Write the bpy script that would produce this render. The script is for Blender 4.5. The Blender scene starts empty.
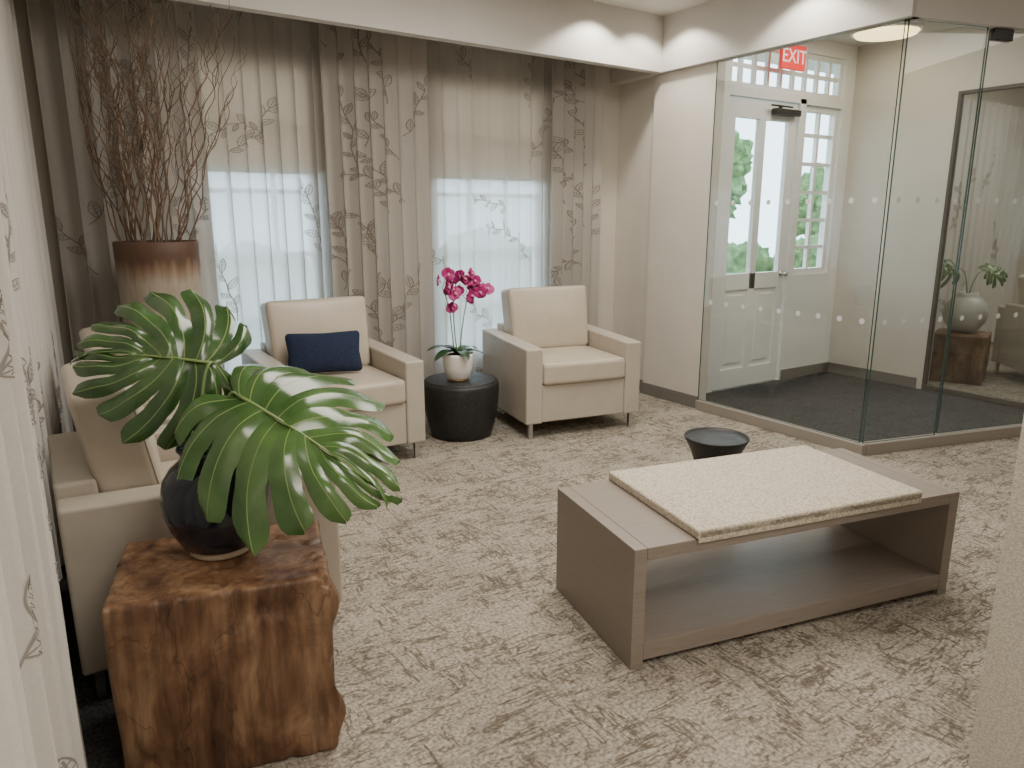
import bpy, bmesh, math, random
from mathutils import Vector, Matrix, noise
SC = bpy.context.scene
COL = SC.collection
PI = math.pi
R = math.radians

# ------------------------------------------------------------------ camera
H = 1.5; PITCH = R(12.8); YAW = R(33); FPX = 735.0
cam_d = bpy.data.cameras.new('camera'); cam = bpy.data.objects.new('camera', cam_d); COL.objects.link(cam)
cam.location = (0, 0, H); cam.rotation_euler = (PI/2 - PITCH, 0, -YAW)
cam_d.sensor_width = 36; cam_d.lens = FPX/1024*36; cam_d.clip_start = .02
SC.camera = cam

def at(u, v, F):
    a = (u-512)/FPX; b = (v-384)/FPX
    fw = math.cos(PITCH)-b*math.sin(PITCH); dn = math.sin(PITCH)+b*math.cos(PITCH)
    r = a/fw*F
    return Vector((F*math.sin(YAW)+r*math.cos(YAW), F*math.cos(YAW)-r*math.sin(YAW), H-dn/fw*F))

# ------------------------------------------------------------------ materials
def new_mat(name):
    m = bpy.data.materials.new(name); m.use_nodes = True
    nt = m.node_tree; nt.nodes.clear()
    out = nt.nodes.new('ShaderNodeOutputMaterial')
    return m, nt, out
def N(nt, t, **kw):
    n = nt.nodes.new(t)
    for k, v in kw.items():
        if k in n.inputs: n.inputs[k].default_value = v
        else: setattr(n, k, v)
    return n
def rgba(c): return (c[0], c[1], c[2], 1)
def pbsdf(nt, out, col, rough=.6, metal=0, spec=.5):
    p = N(nt, 'ShaderNodeBsdfPrincipled')
    p.inputs['Base Color'].default_value = rgba(col); p.inputs['Roughness'].default_value = rough
    p.inputs['Metallic'].default_value = metal; p.inputs['Specular IOR Level'].default_value = spec
    nt.links.new(p.outputs[0], out.inputs[0]); return p
def mat(name, col, rough=.6, metal=0, spec=.5, emit=0):
    m, nt, out = new_mat(name); p = pbsdf(nt, out, col, rough, metal, spec)
    if emit:
        p.inputs['Emission Color'].default_value = rgba(col); p.inputs['Emission Strength'].default_value = emit
    return m
def mapped(nt, stretch=(1,1,1), rot=(0,0,0)):
    tc = N(nt, 'ShaderNodeTexCoord'); mp = N(nt, 'ShaderNodeMapping')
    mp.inputs['Scale'].default_value = stretch; mp.inputs['Rotation'].default_value = rot
    nt.links.new(tc.outputs['Object'], mp.inputs[0]); return mp
def ramp(nt, src, stops):
    r = N(nt, 'ShaderNodeValToRGB'); e = r.color_ramp.elements
    while len(e) < len(stops): e.new(.5)
    for k, (p, c) in enumerate(stops):
        e[k].position = p; e[k].color = rgba(c)
    nt.links.new(src, r.inputs[0]); return r
def math_n(nt, op, a, b=None, c=None, clamp=False):
    n = N(nt, 'ShaderNodeMath', operation=op); n.use_clamp = clamp
    for i, v in enumerate((a, b, c)):
        if v is None: continue
        if isinstance(v, (int, float)): n.inputs[i].default_value = v
        else: nt.links.new(v, n.inputs[i])
    return n.outputs[0]
def mix(nt, a, b, fac, mode='MIX'):
    m = N(nt, 'ShaderNodeMix', data_type='RGBA', blend_type=mode)
    for s, v in ((6, a), (7, b)):
        if isinstance(v, tuple): m.inputs[s].default_value = rgba(v)
        else: nt.links.new(v, m.inputs[s])
    if isinstance(fac, float): m.inputs[0].default_value = fac
    else: nt.links.new(fac, m.inputs[0])
    return m.outputs[2]
def bump(nt, p, h, strength, dist=.01):
    b = N(nt, 'ShaderNodeBump'); b.inputs['Strength'].default_value = strength; b.inputs['Distance'].default_value = dist
    nt.links.new(h, b.inputs['Height']); nt.links.new(b.outputs[0], p.inputs['Normal'])
def mat_noise(name, c1, c2, scale=5, rough=.6, bmp=0, stretch=(1,1,1), detail=6, lo=.35, hi=.65, spec=.5, dist=.01, metal=0):
    m, nt, out = new_mat(name); p = pbsdf(nt, out, c1, rough, metal, spec)
    mp = mapped(nt, stretch); n = N(nt, 'ShaderNodeTexNoise', Scale=scale, Detail=detail)
    nt.links.new(mp.outputs[0], n.inputs['Vector'])
    r = ramp(nt, n.outputs[0], [(lo, c1), (hi, c2)]); nt.links.new(r.outputs[0], p.inputs['Base Color'])
    if bmp: bump(nt, p, n.outputs[0], bmp, dist)
    return m

def carpet_mat():
    m, nt, out = new_mat('carpet_streaked'); p = pbsdf(nt, out, (.4,.36,.3), .95, 0, .15)
    L = nt.links
    mp = mapped(nt)
    fine = N(nt, 'ShaderNodeTexNoise', Scale=80, Detail=2); L.new(mp.outputs[0], fine.inputs[0])
    base = ramp(nt, fine.outputs[0], [(.34, (.225,.198,.162)), (.5, (.355,.318,.262)), (.66, (.475,.43,.36))])
    big = N(nt, 'ShaderNodeTexNoise', Scale=2.2, Detail=5, Roughness=.6); L.new(mp.outputs[0], big.inputs[0])
    patch = ramp(nt, big.outputs[0], [(.36, (.84,.83,.82)), (.5, (.95,.95,.94)), (.62, (1.05,1.04,1.03))])
    c = mix(nt, base.outputs[0], patch.outputs[0], 1.0, 'MULTIPLY')
    # brown grey brushed areas
    mq = mapped(nt, (1.6, 7, 1), (0,0,R(12)))
    br = N(nt, 'ShaderNodeTexNoise', Scale=2.6, Detail=8, Roughness=.72); L.new(mq.outputs[0], br.inputs[0])
    brm = ramp(nt, br.outputs[0], [(.50, (0,0,0)), (.64, (.34,.34,.34))])
    c = mix(nt, c, (.18,.15,.118), brm.outputs[0])
    def lines(st, rot, sc, w, msc, lo, hi, seed):
        ml = mapped(nt, st, (0,0,rot)); ml.inputs['Location'].default_value = (seed*1.7, seed*.9, seed)
        n1 = N(nt, 'ShaderNodeTexNoise', Scale=sc, Detail=4, Roughness=.58, Distortion=.25); L.new(ml.outputs[0], n1.inputs[0])
        a = math_n(nt, 'ABSOLUTE', math_n(nt, 'SUBTRACT', n1.outputs[0], .5))
        ln = math_n(nt, 'SUBTRACT', 1.0, math_n(nt, 'DIVIDE', a, w), clamp=True)
        mm = mapped(nt, (1,1,1)); mm.inputs['Location'].default_value = (seed*3.1, -seed*2.3, 0)
        n2 = N(nt, 'ShaderNodeTexNoise', Scale=msc, Detail=6, Roughness=.75); L.new(mm.outputs[0], n2.inputs[0])
        k = ramp(nt, n2.outputs[0], [(lo, (0,0,0)), (hi, (1,1,1))])
        return math_n(nt, 'MULTIPLY', ln, k.outputs[0])
    s = None
    for args in (((1.0,5.0,1), R(10), 2.9, .027, 3.8, .475, .535, 1.0), ((5.0,1.0,1), R(-12), 2.8, .027, 3.6, .485, .545, 2.3),
                 ((1.2,5,1), R(-34), 3.1, .023, 4.2, .515, .575, 4.1), ((1.2,4,1), R(52), 3.2, .023, 4.4, .515, .575, 6.7)):
        q = lines(*args); s = q if s is None else math_n(nt, 'MAXIMUM', s, q)
    sf = math_n(nt, 'MULTIPLY', math_n(nt, 'POWER', s, .55), .84)
    c2 = mix(nt, c, (.078,.06,.044), sf)
    L.new(c2, p.inputs['Base Color'])
    bump(nt, p, fine.outputs[0], .35, .008)
    return m
def glass_mat(name, tint=(.95,.968,.96)):
    m, nt, out = new_mat(name)
    t = N(nt, 'ShaderNodeBsdfTransparent', Color=rgba(tint)); g = N(nt, 'ShaderNodeBsdfGlossy', Roughness=.01)
    lw = N(nt, 'ShaderNodeLayerWeight'); lw.inputs[0].default_value = .5
    f5 = math_n(nt, 'POWER', lw.outputs['Facing'], 4.0)
    fr = math_n(nt, 'MULTIPLY_ADD', f5, .8, .05)
    ms = N(nt, 'ShaderNodeMixShader'); nt.links.new(fr, ms.inputs[0])
    nt.links.new(t.outputs[0], ms.inputs[1]); nt.links.new(g.outputs[0], ms.inputs[2]); nt.links.new(ms.outputs[0], out.inputs[0])
    return m
def cloth_mat(name, col, translucent, transparent, tcol=None):
    m, nt, out = new_mat(name)
    mp = mapped(nt, (1, 1, 1)); n = N(nt, 'ShaderNodeTexNoise', Scale=220, Detail=2); nt.links.new(mp.outputs[0], n.inputs[0])
    r = ramp(nt, n.outputs[0], [(.3, tuple(x*.9 for x in col)), (.7, col)])
    d = N(nt, 'ShaderNodeBsdfDiffuse'); nt.links.new(r.outputs[0], d.inputs[0])
    t = N(nt, 'ShaderNodeBsdfTranslucent', Color=rgba(tcol or col))
    m1 = N(nt, 'ShaderNodeMixShader'); m1.inputs[0].default_value = translucent
    nt.links.new(d.outputs[0], m1.inputs[1]); nt.links.new(t.outputs[0], m1.inputs[2])
    last = m1
    if transparent:
        tr = N(nt, 'ShaderNodeBsdfTransparent'); m2 = N(nt, 'ShaderNodeMixShader'); m2.inputs[0].default_value = transparent
        nt.links.new(m1.outputs[0], m2.inputs[1]); nt.links.new(tr.outputs[0], m2.inputs[2]); last = m2
    nt.links.new(last.outputs[0], out.inputs[0]); return m
def weave_mat(name, c1, c2, sc, strength, stretch=(1,1,1)):
    m, nt, out = new_mat(name); p = pbsdf(nt, out, c1, .9, 0, .2)
    mp = mapped(nt, stretch); v = N(nt, 'ShaderNodeTexVoronoi', Scale=sc); nt.links.new(mp.outputs[0], v.inputs['Vector'])
    r = ramp(nt, v.outputs['Distance'], [(.1, c1), (.75, c2)]); nt.links.new(r.outputs[0], p.inputs['Base Color'])
    bump(nt, p, v.outputs['Distance'], -strength, .004); return m
def planter_mat():
    m, nt, out = new_mat('planter_weathered'); p = pbsdf(nt, out, (.5,.4,.3), .6)
    tc = N(nt, 'ShaderNodeTexCoord'); sp = N(nt, 'ShaderNodeSeparateXYZ'); nt.links.new(tc.outputs['Object'], sp.inputs[0])
    mp = mapped(nt, (18,18,1.6)); n = N(nt, 'ShaderNodeTexNoise', Scale=1.5, Detail=7); nt.links.new(mp.outputs[0], n.inputs[0])
    v = math_n(nt, 'MULTIPLY_ADD', n.outputs[0], .16, sp.outputs[2])
    v = math_n(nt, 'SUBTRACT', v, .55)
    r = ramp(nt, v, [(.30, (.40,.36,.305)), (.68, (.34,.29,.235)), (.755, (.20,.125,.075)), (.80, (.095,.05,.03))])
    mp2 = mapped(nt, (30,30,3)); n2 = N(nt, 'ShaderNodeTexNoise', Scale=2, Detail=5); nt.links.new(mp2.outputs[0], n2.inputs[0])
    r2 = ramp(nt, n2.outputs[0], [(.35, (.85,.84,.82)), (.6, (1.03,1.03,1.03))])
    c = mix(nt, r.outputs[0], r2.outputs[0], .8, 'MULTIPLY')
    nt.links.new(c, p.inputs['Base Color']); return m
def stump_mat():
    m, nt, out = new_mat('teak_root'); p = pbsdf(nt, out, (.3,.15,.07), .42, 0, .45)
    L = nt.links
    mp = mapped(nt, (3.4,3.4,1.8)); n = N(nt, 'ShaderNodeTexNoise', Scale=2.0, Detail=8, Roughness=.62, Distortion=.7); L.new(mp.outputs[0], n.inputs[0])
    r = ramp(nt, n.outputs[0], [(.28, (.035,.017,.011)), (.41, (.10,.050,.028)), (.54, (.175,.096,.053)), (.70, (.30,.19,.115))])
    mp2 = mapped(nt, (30,30,2.6)); n2 = N(nt, 'ShaderNodeTexNoise', Scale=1.8, Detail=6); L.new(mp2.outputs[0], n2.inputs[0])
    r2 = ramp(nt, n2.outputs[0], [(.36, (.6,.58,.57)), (.6, (1.12,1.1,1.07))])
    c = mix(nt, r.outputs[0], r2.outputs[0], .75, 'MULTIPLY')
    # dark splits running through the block
    mp3 = mapped(nt, (2.2,2.2,1.1)); n3 = N(nt, 'ShaderNodeTexNoise', Scale=2.1, Detail=4, Roughness=.5); L.new(mp3.outputs[0], n3.inputs[0])
    a3 = math_n(nt, 'ABSOLUTE', math_n(nt, 'SUBTRACT', n3.outputs[0], .47))
    k3 = math_n(nt, 'SUBTRACT', 1.0, math_n(nt, 'DIVIDE', a3, .007), clamp=True)
    c = mix(nt, c, (.018,.009,.006), math_n(nt, 'MULTIPLY', k3, .5))
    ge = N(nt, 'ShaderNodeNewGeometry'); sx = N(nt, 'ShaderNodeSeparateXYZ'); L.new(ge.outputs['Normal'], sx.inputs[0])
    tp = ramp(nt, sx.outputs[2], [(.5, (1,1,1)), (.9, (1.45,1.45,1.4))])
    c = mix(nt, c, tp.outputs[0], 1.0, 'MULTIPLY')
    L.new(c, p.inputs['Base Color'])
    bump(nt, p, n.outputs[0], .3, .02); return m

M = {}
M['carpet'] = carpet_mat()
M['dark_carpet'] = mat_noise('carpet_charcoal', (.028,.028,.03), (.075,.073,.072), 90, .95, .4, spec=.15)
M['wall'] = mat_noise('wall_paint', (.60,.555,.49), (.63,.585,.515), 3, .85)
M['ceiling'] = mat_noise('ceiling_paint', (.60,.575,.535), (.63,.605,.565), 2, .9)
M['woven_wall'] = weave_mat('wall_woven', (.70,.66,.59), (.47,.435,.38), 130, .6, (1,1,1.6))
M['white'] = mat('white_paint', (.88,.88,.86), .45)
M['base'] = mat('baseboard_grey', (.17,.155,.14), .6)
M['channel'] = mat('partition_base_taupe', (.30,.265,.225), .55)
M['leather'] = mat_noise('leather_beige', (.49,.43,.345), (.525,.46,.37), 9, .36, .02, spec=.5)
M['leather_frame'] = mat_noise('leather_taupe', (.45,.402,.335), (.48,.43,.36), 9, .40, .02, spec=.5)
M['piping'] = mat('piping_tan', (.40,.34,.265), .5)
M['chrome'] = mat('brushed_metal', (.55,.55,.55), .3, 1)
M['navy'] = mat_noise('navy_fabric', (.012,.018,.042), (.024,.036,.075), 160, .85, .3, spec=.2)
M['bench'] = mat_noise('bench_wood', (.225,.188,.158), (.265,.224,.19), 9, .38, .02, (1.0,22,22), spec=.45)
M['cushion'] = weave_mat('cushion_boucle', (.70,.64,.535), (.43,.375,.295), 110, .8, (1,1,1))
M['black'] = mat_noise('black_table', (.010,.010,.011), (.022,.021,.021), 40, .5, .12)
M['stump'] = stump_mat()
M['vase'] = mat_noise('vase_glaze', (.006,.008,.014), (.018,.022,.034), 6, .12, 0, spec=.6)
M['clay'] = mat('vase_clay', (.42,.33,.25), .8)
M['leaf'] = mat_noise('monstera_green', (.034,.095,.020), (.085,.178,.046), 7, .2, .05, spec=.8)
M['leaf_dark'] = mat_noise('monstera_deep_green', (.026,.076,.018), (.068,.148,.042), 7, .2, .05, spec=.8)
M['vein'] = mat('monstera_vein', (.22,.31,.10), .3)
M['petiole'] = mat('petiole_green', (.12,.20,.06), .45)
M['darkleaf'] = mat('leaf_purple', (.03,.02,.028), .35)
M['twig'] = mat_noise('twig_bark', (.11,.070,.045), (.205,.135,.09), 30, .75, 0)
M['planter'] = planter_mat()
M['pot'] = mat('pot_white', (.86,.83,.78), .35)
M['gold'] = mat('pot_foot_gold', (.55,.38,.16), .35, 1)
M['petal'] = mat_noise('orchid_magenta', (.30,.008,.11), (.52,.03,.24), 40, .5)
M['lip'] = mat('orchid_lip', (.7,.25,.4), .5)
M['orchid_leaf'] = mat('orchid_leaf_green', (.02,.055,.018), .35)
M['moss'] = mat_noise('moss', (.06,.05,.03), (.12,.10,.06), 60, .9, .5)
M['sheer'] = cloth_mat('curtain_sheer', (.57,.54,.50), .60, .09, (.76,.77,.78))
M['drape'] = cloth_mat('curtain_taupe', (.55,.52,.475), .30, 0, (.58,.54,.49))
M['drape_light'] = cloth_mat('curtain_light', (.71,.685,.645), .15, 0)
M['print'] = mat('curtain_leaf_print', (.25,.22,.19), .9)
M['print_pale'] = mat('curtain_leaf_print_pale', (.29,.27,.245), .9)
M['shade'] = cloth_mat('roller_shade', (.64,.56,.47), .62, 0, (.74,.61,.50))
M['glass'] = glass_mat('clear_glass')
M['glass_edge'] = mat('glass_edge', (.055,.10,.085), .2)
M['dot'] = mat('frosted_dot', (.70,.71,.71), .6)
M['darkframe'] = mat('frame_bronze', (.085,.07,.058), .45)
M['darkmetal'] = mat('dark_metal', (.06,.06,.06), .4, .7)
M['red'] = mat('sign_red', (.75,.02,.02), .5, emit=.8)
M['signwhite'] = mat('sign_white', (.9,.8,.78), .5, emit=.6)
M['lamp'] = mat('lamp_diffuser', (1.0,.76,.36), .5, emit=3.2)
M['vase_grey'] = mat_noise('vase_grey', (.40,.39,.36), (.50,.49,.46), 6, .35)
M['hedge'] = mat_noise('hedge_green', (.05,.12,.03), (.19,.32,.12), 8, .8, .6)
M['ground'] = mat_noise('ground_outside', (.30,.36,.27), (.42,.46,.38), 2, .9)
M['bark'] = mat('bark', (.12,.085,.06), .9)

# ------------------------------------------------------------------ mesh helpers
def obj(name, bm, m, parent=None, smooth=False, loc=None, rot=None):
    me = bpy.data.meshes.new(name); bm.normal_update(); bm.to_mesh(me); bm.free()
    for x in (m if isinstance(m, (list, tuple)) else [m]): me.materials.append(x)
    if smooth:
        for p in me.polygons: p.use_smooth = True
    o = bpy.data.objects.new(name, me); COL.objects.link(o)
    if parent: o.parent = parent
    if loc is not None: o.location = loc
    if rot is not None: o.rotation_euler = rot
    return o
def tag(o, label, cat, group=None, kind=None):
    o['label'] = label; o['category'] = cat
    if group: o['group'] = group
    if kind: o['kind'] = kind
    return o
def thing(name, label, cat, loc=(0,0,0), rz=0, group=None):
    o = bpy.data.objects.new(name, None); COL.objects.link(o); o.location = loc; o.rotation_euler = (0,0,rz)
    o.empty_display_size = .1
    return tag(o, label, cat, group)
def struct(name, bm, m, parent=None):
    o = obj(name, bm, m, parent)
    if not parent: o['kind'] = 'structure'
    return o
def dup(root, loc, rz, label, group=None):
    r = root.copy(); COL.objects.link(r); r.location = loc; r.rotation_euler = (0,0,rz); r['label'] = label
    if group: r['group'] = group
    for ch in list(root.children):
        c = ch.copy(); COL.objects.link(c); c.parent = r
        for g in list(ch.children):
            d = g.copy(); COL.objects.link(d); d.parent = c
    return r
def merge(bm, tmp):
    me = bpy.data.meshes.new('tmp'); tmp.to_mesh(me); tmp.free(); bm.from_mesh(me); bpy.data.meshes.remove(me)
def box(bm, lo, hi, bev=0, seg=2, M4=None):
    t = bmesh.new(); bmesh.ops.create_cube(t, size=1)
    for v in t.verts: v.co = Vector([lo[i]+(v.co[i]+.5)*(hi[i]-lo[i]) for i in range(3)])
    if bev: bmesh.ops.bevel(t, geom=t.edges[:], offset=bev, segments=seg, affect='EDGES', profile=.5)
    if M4 is not None: bmesh.ops.transform(t, matrix=M4, verts=t.verts)
    merge(bm, t); return bm
def B(*boxes, bev=0):
    bm = bmesh.new()
    for lo, hi in boxes: box(bm, lo, hi, bev)
    return bm
def prism(pts, x0, x1, bev=0, seg=3):
    bm = bmesh.new()
    a = [bm.verts.new((x0, y, z)) for y, z in pts]; b = [bm.verts.new((x1, y, z)) for y, z in pts]
    bm.faces.new(a); bm.faces.new(b[::-1]); n = len(pts)
    for i in range(n): bm.faces.new((a[i], b[i], b[(i+1)%n], a[(i+1)%n]))
    bmesh.ops.recalc_face_normals(bm, faces=bm.faces)
    if bev: bmesh.ops.bevel(bm, geom=bm.edges[:], offset=bev, segments=seg, affect='EDGES', profile=.5)
    return bm
def rbox(size, r, n=10, f=None):
    h = [s/2 for s in size]; bm = bmesh.new()
    def coords(hh):
        e = [0, .3, .65, 1]; c = [-hh+r*t for t in e]; inner = hh-r
        return c+[-inner+2*inner*k/n for k in range(1, n)]+[hh-r*t for t in reversed(e)]
    for ax in range(3):
        u, w = (ax+1)%3, (ax+2)%3; cu, cw = coords(h[u]), coords(h[w])
        for s in (-1, 1):
            g = []
            for a in cu:
                row = []
                for b in cw:
                    p = Vector((0,0,0)); p[ax] = s*h[ax]; p[u] = a; p[w] = b
                    q = Vector([max(-(h[i]-r), min(h[i]-r, p[i])) for i in range(3)]); d = p-q
                    if d.length > 0: p = q+d.normalized()*r
                    if f: p = f(p)
                    row.append(bm.verts.new(p))
                g.append(row)
            for i in range(len(cu)-1):
                for j in range(len(cw)-1):
                    q4 = (g[i][j], g[i+1][j], g[i+1][j+1], g[i][j+1])
                    bm.faces.new(q4 if s > 0 else q4[::-1])
    bmesh.ops.remove_doubles(bm, verts=bm.verts, dist=1e-5)
    bmesh.ops.recalc_face_normals(bm, faces=bm.faces)
    return bm
def tube(bm, pts, rad, n=8, closed=False):
    pts = [Vector(p) for p in pts]; k = len(pts); rings = []
    ref = Vector((0,0,1))
    for i, p in enumerate(pts):
        if closed: t = (pts[(i+1)%k]-pts[i-1]).normalized()
        else: t = (pts[min(i+1,k-1)]-pts[max(i-1,0)]).normalized()
        if abs(t.dot(ref)) > .95: ref = Vector((1,0,0)) if abs(t.x) < .9 else Vector((0,1,0))
        x = ref.cross(t).normalized(); y = t.cross(x)
        r = rad[i] if isinstance(rad, (list, tuple)) else rad
        rings.append([bm.verts.new(p+(x*math.cos(2*PI*j/n)+y*math.sin(2*PI*j/n))*r) for j in range(n)])
        ref = y if abs(t.dot(y)) < .9 else ref
    for i in range(k if closed else k-1):
        a, b = rings[i], rings[(i+1)%k]
        for j in range(n): bm.faces.new((a[j], a[(j+1)%n], b[(j+1)%n], b[j]))
    if not closed:
        bm.faces.new(rings[0][::-1]); bm.faces.new(rings[-1])
    return bm
def lathe(prof, n=48, bm=None, M4=None):
    bm = bm or bmesh.new(); rings = []; vs = []
    for r, z in prof:
        if r < 1e-6: rings.append([bm.verts.new((0,0,z))])
        else: rings.append([bm.verts.new((r*math.cos(2*PI*j/n), r*math.sin(2*PI*j/n), z)) for j in range(n)])
        vs += rings[-1]
    for a, b in zip(rings, rings[1:]):
        for j in range(n):
            if len(a) == 1 and len(b) == 1: continue
            if len(a) == 1: bm.faces.new((a[0], b[(j+1)%n], b[j]))
            elif len(b) == 1: bm.faces.new((a[j], a[(j+1)%n], b[0]))
            else: bm.faces.new((a[j], a[(j+1)%n], b[(j+1)%n], b[j]))
    if M4 is not None: bmesh.ops.transform(bm, matrix=M4, verts=vs)
    return bm

# ------------------------------------------------------------------ setting
WY = 5.10      # curtain wall
XR = 4.36      # right wall / glass plane
XW = 4.45      # back face of the right wall
CZ = 3.0
XE, YB = 10.2, -2.6
GY0, GY1 = 2.58, 3.98
gd = Vector((.968, -.25, 0)).normalized()        # direction of second glass face
G0 = Vector((XR, GY0, 0))
struct('floor', B(((-.42, YB-.1, -.1), (XE+.1, WY+.12, 0))), M['carpet'])
struct('floor', B(((-.30, YB, .0005), (.17, WY, .004))), M['dark_carpet'])
bm = bmesh.new()
e = G0+gd*2.22
poly = [(XR+.03, GY0+.02), (e.x, e.y+.02), (6.53, 4.3), (XR+.03, 4.3)]
lo = [bm.verts.new((x, y, .0005)) for x, y in poly]; hi = [bm.verts.new((x, y, .005)) for x, y in poly]
bm.faces.new(hi); bm.faces.new(lo[::-1])
for i in range(4): bm.faces.new((lo[i], lo[(i+1)%4], hi[(i+1)%4], hi[i]))
bmesh.ops.recalc_face_normals(bm, faces=bm.faces)
struct('floor', bm, M['dark_carpet'])
struct('ceiling', B(((-.42, YB-.1, CZ), (XE+.1, WY+.12, CZ+.1))), M['ceiling'])
struct('wall_left', B(((-.42, YB, 0), (-.30, WY, CZ))), M['wall'])
struct('wall_rear', B(((-.42, YB-.1, 0), (XE+.1, YB, CZ))), M['wall'])
struct('wall_far_right', B(((XE, YB, 0), (XE+.1, 4.3, CZ))), M['wall'])
W1, W2, WZ0, WZ1 = (.86, 1.72), (2.60, 3.62), .42, 2.5
struct('wall_back', B(((-.42, WY, 0), (W1[0], WY+.12, CZ)), ((W1[1], WY, 0), (W2[0], WY+.12, CZ)), ((W2[1], WY, 0), (4.56, WY+.12, CZ)),
    ((W1[0], WY, 0), (W1[1], WY+.12, WZ0)), ((W2[0], WY, 0), (W2[1], WY+.12, WZ0)),
    ((W1[0], WY, WZ1), (W1[1], WY+.12, CZ)), ((W2[0], WY, WZ1), (W2[1], WY+.12, CZ))), M['wall'])
struct('wall_right', B(((XR, GY1, 0), (XW, 4.62, 2.98)), ((XR+.05, 4.62, 0), (XW, WY, 2.98))), M['wall'])
struct('wall_front_right', B(((2.035, YB, 0), (2.42, .79, CZ))), M['woven_wall'])
# bulkheads round the raised ceiling
BZ = 2.60
bm = bmesh.new()
box(bm, (-4.72, 0, BZ), (0, .08, CZ), 0, 2, Matrix.Translation((XR-.05, 4.50, 0))@Matrix.Rotation(R(1.8), 4, 'Z'))
struct('trim_1', bm, M['ceiling'])
struct('trim_2', B(((XR-.05, GY0-.05, BZ), (XR+.05, 5.1, CZ))), M['ceiling'])
bm = bmesh.new()
ang = math.atan2(gd.y, gd.x)
box(bm, (0, -.05, BZ), (4.2, .05, CZ), 0, 2, Matrix.Translation(G0)@Matrix.Rotation(ang, 4, 'Z'))
struct('trim_3', bm, M['ceiling'])
# baseboards
struct('baseboard_right', B(((XR-.014, GY1, 0), (XR, 4.62, .10)), ((XR+.036, 4.634, 0), (XR+.05, WY, .10)), ((XR-.014,4.62,0),(XR+.05,4.634,.10)), bev=.003), M['base'])
struct('baseboard_back', B(((-.3, WY-.014, 0), (XR+.05, WY, .10)), bev=.003), M['base'])
struct('baseboard_left', B(((-.30, YB, 0), (-.286, WY-.02, .10)), bev=.003), M['base'])
bm = B(((XR-.03, GY0-.03, 0), (XR+.03, GY1-.001, .075)), bev=.004)
box(bm, (.03, -.03, 0), (4.1, .03, .075), .004, 2, Matrix.Translation(G0)@Matrix.Rotation(ang, 4, 'Z'))
struct('baseboard_glass', bm, M['channel'])
# entrance wall with door, sidelight and transom
DY = 4.30
struct('wall_entrance', B(((XW, DY, 0), (4.88, DY+.12, CZ)), ((5.78, DY, 0), (5.86, DY+.12, 2.5)), ((6.38, DY, 0), (6.66, DY+.12, CZ)),
    ((4.88, DY, 2.46), (6.38, DY+.12, 2.53)), ((4.88, DY, 2.88), (6.38, DY+.12, CZ)), ((5.86, DY, 0), (6.38, DY+.12, .98))), M['white'])
struct('baseboard_entrance', B(((5.80, DY-.014, 0), (6.53, DY, .10)), bev=.003), M['base'])
def lattice(x0, x1, z0, z1, y0, y1, nx, nz, fr, mu):
    bm = B(((x0, y0, z0), (x0+fr, y1, z1)), ((x1-fr, y0, z0), (x1, y1, z1)), ((x0+fr, y0, z0), (x1-fr, y1, z0+fr)), ((x0+fr, y0, z1-fr), (x1-fr, y1, z1)))
    mb = bmesh.new()
    for k in range(1, nx):
        x = x0+(x1-x0)*k/nx; box(mb, (x-mu/2, y0+.012, z0+fr), (x+mu/2, y1-.012, z1-fr))
    for k in range(1, nz):
        z = z0+(z1-z0)*k/nz; box(mb, (x0+fr, y0+.014, z-mu/2), (x1-fr, y1-.014, z+mu/2))
    return bm, mb
def window(name, x0, x1, z0, z1, y, nx, nz, fr=.045, mu=.022):
    f, mb = lattice(x0+.002, x1-.002, z0+.002, z1-.002, y, y+.06, nx, nz, fr, mu)
    w = struct(name, f, M['white']); obj('muntins', mb, M['white'], w)
    obj('pane', B(((x0+fr, y+.028, z0+fr), (x1-fr, y+.032, z1-fr))), M['glass'], w); return w
window('window_1', *W1, WZ0, WZ1, WY+.02, 3, 5, .05, .03)
window('window_2', *W2, WZ0, WZ1, WY+.02, 3, 5, .05, .03)
window('window_3', 4.88, 6.38, 2.53, 2.88, DY+.03, 9, 2, .04, .03)
window('window_4', 5.86, 6.38, .98, 2.46, DY+.03, 2, 6, .05, .03)
# door leaf
dx0, dx1 = 4.89, 5.77
bm = B(((dx0, DY+.02, .012), (dx0+.10, DY+.065, 2.45)), ((dx1-.10, DY+.02, .012), (dx1, DY+.065, 2.45)), ((dx0+.10, DY+.02, 2.30), (dx1-.10, DY+.065, 2.45)),
       ((dx0+.10, DY+.02, .012), (dx1-.10, DY+.065, .18)), ((dx0+.10, DY+.02, .88), (dx1-.10, DY+.065, 1.02)), (((dx0+dx1)/2-.04, DY+.02, .18), ((dx0+dx1)/2+.04, DY+.065, 2.30)), bev=.003)
door = struct('door_1', bm, M['white'])
xm = (dx0+dx1)/2
for a, b in ((dx0+.10, xm-.04), (xm+.04, dx1-.10)):
    obj('panel', B(((a, DY+.035, .18), (b, DY+.05, .88)), ((a+.05, DY+.026, .23), (b-.05, DY+.036, .83)), bev=.002), M['white'], door)
    obj('pane', B(((a, DY+.040, 1.02), (b, DY+.045, 2.30))), M['glass'], door)
bm = bmesh.new(); lathe([(0,0),(.024,0),(.024,.010),(.010,.013),(.010,.04),(.022,.045),(.024,.062),(.015,.074),(0,.076)], 20, bm, Matrix.Translation((dx1-.06, DY+.02, 1.0))@Matrix.Rotation(R(90), 4, 'X'))
obj('door_handle', bm, M['chrome'], door, True)
bm = B(((5.42, DY-.045, 2.345), (5.74, DY+.018, 2.395)), bev=.006); box(bm, (5.35, DY-.05, 2.405), (5.62, DY-.03, 2.418), .003)
box(bm, (5.46, DY-.04, 2.395), (5.49, DY-.02, 2.413), .002)
obj('door_closer', bm, M['darkmetal'], door)
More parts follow.
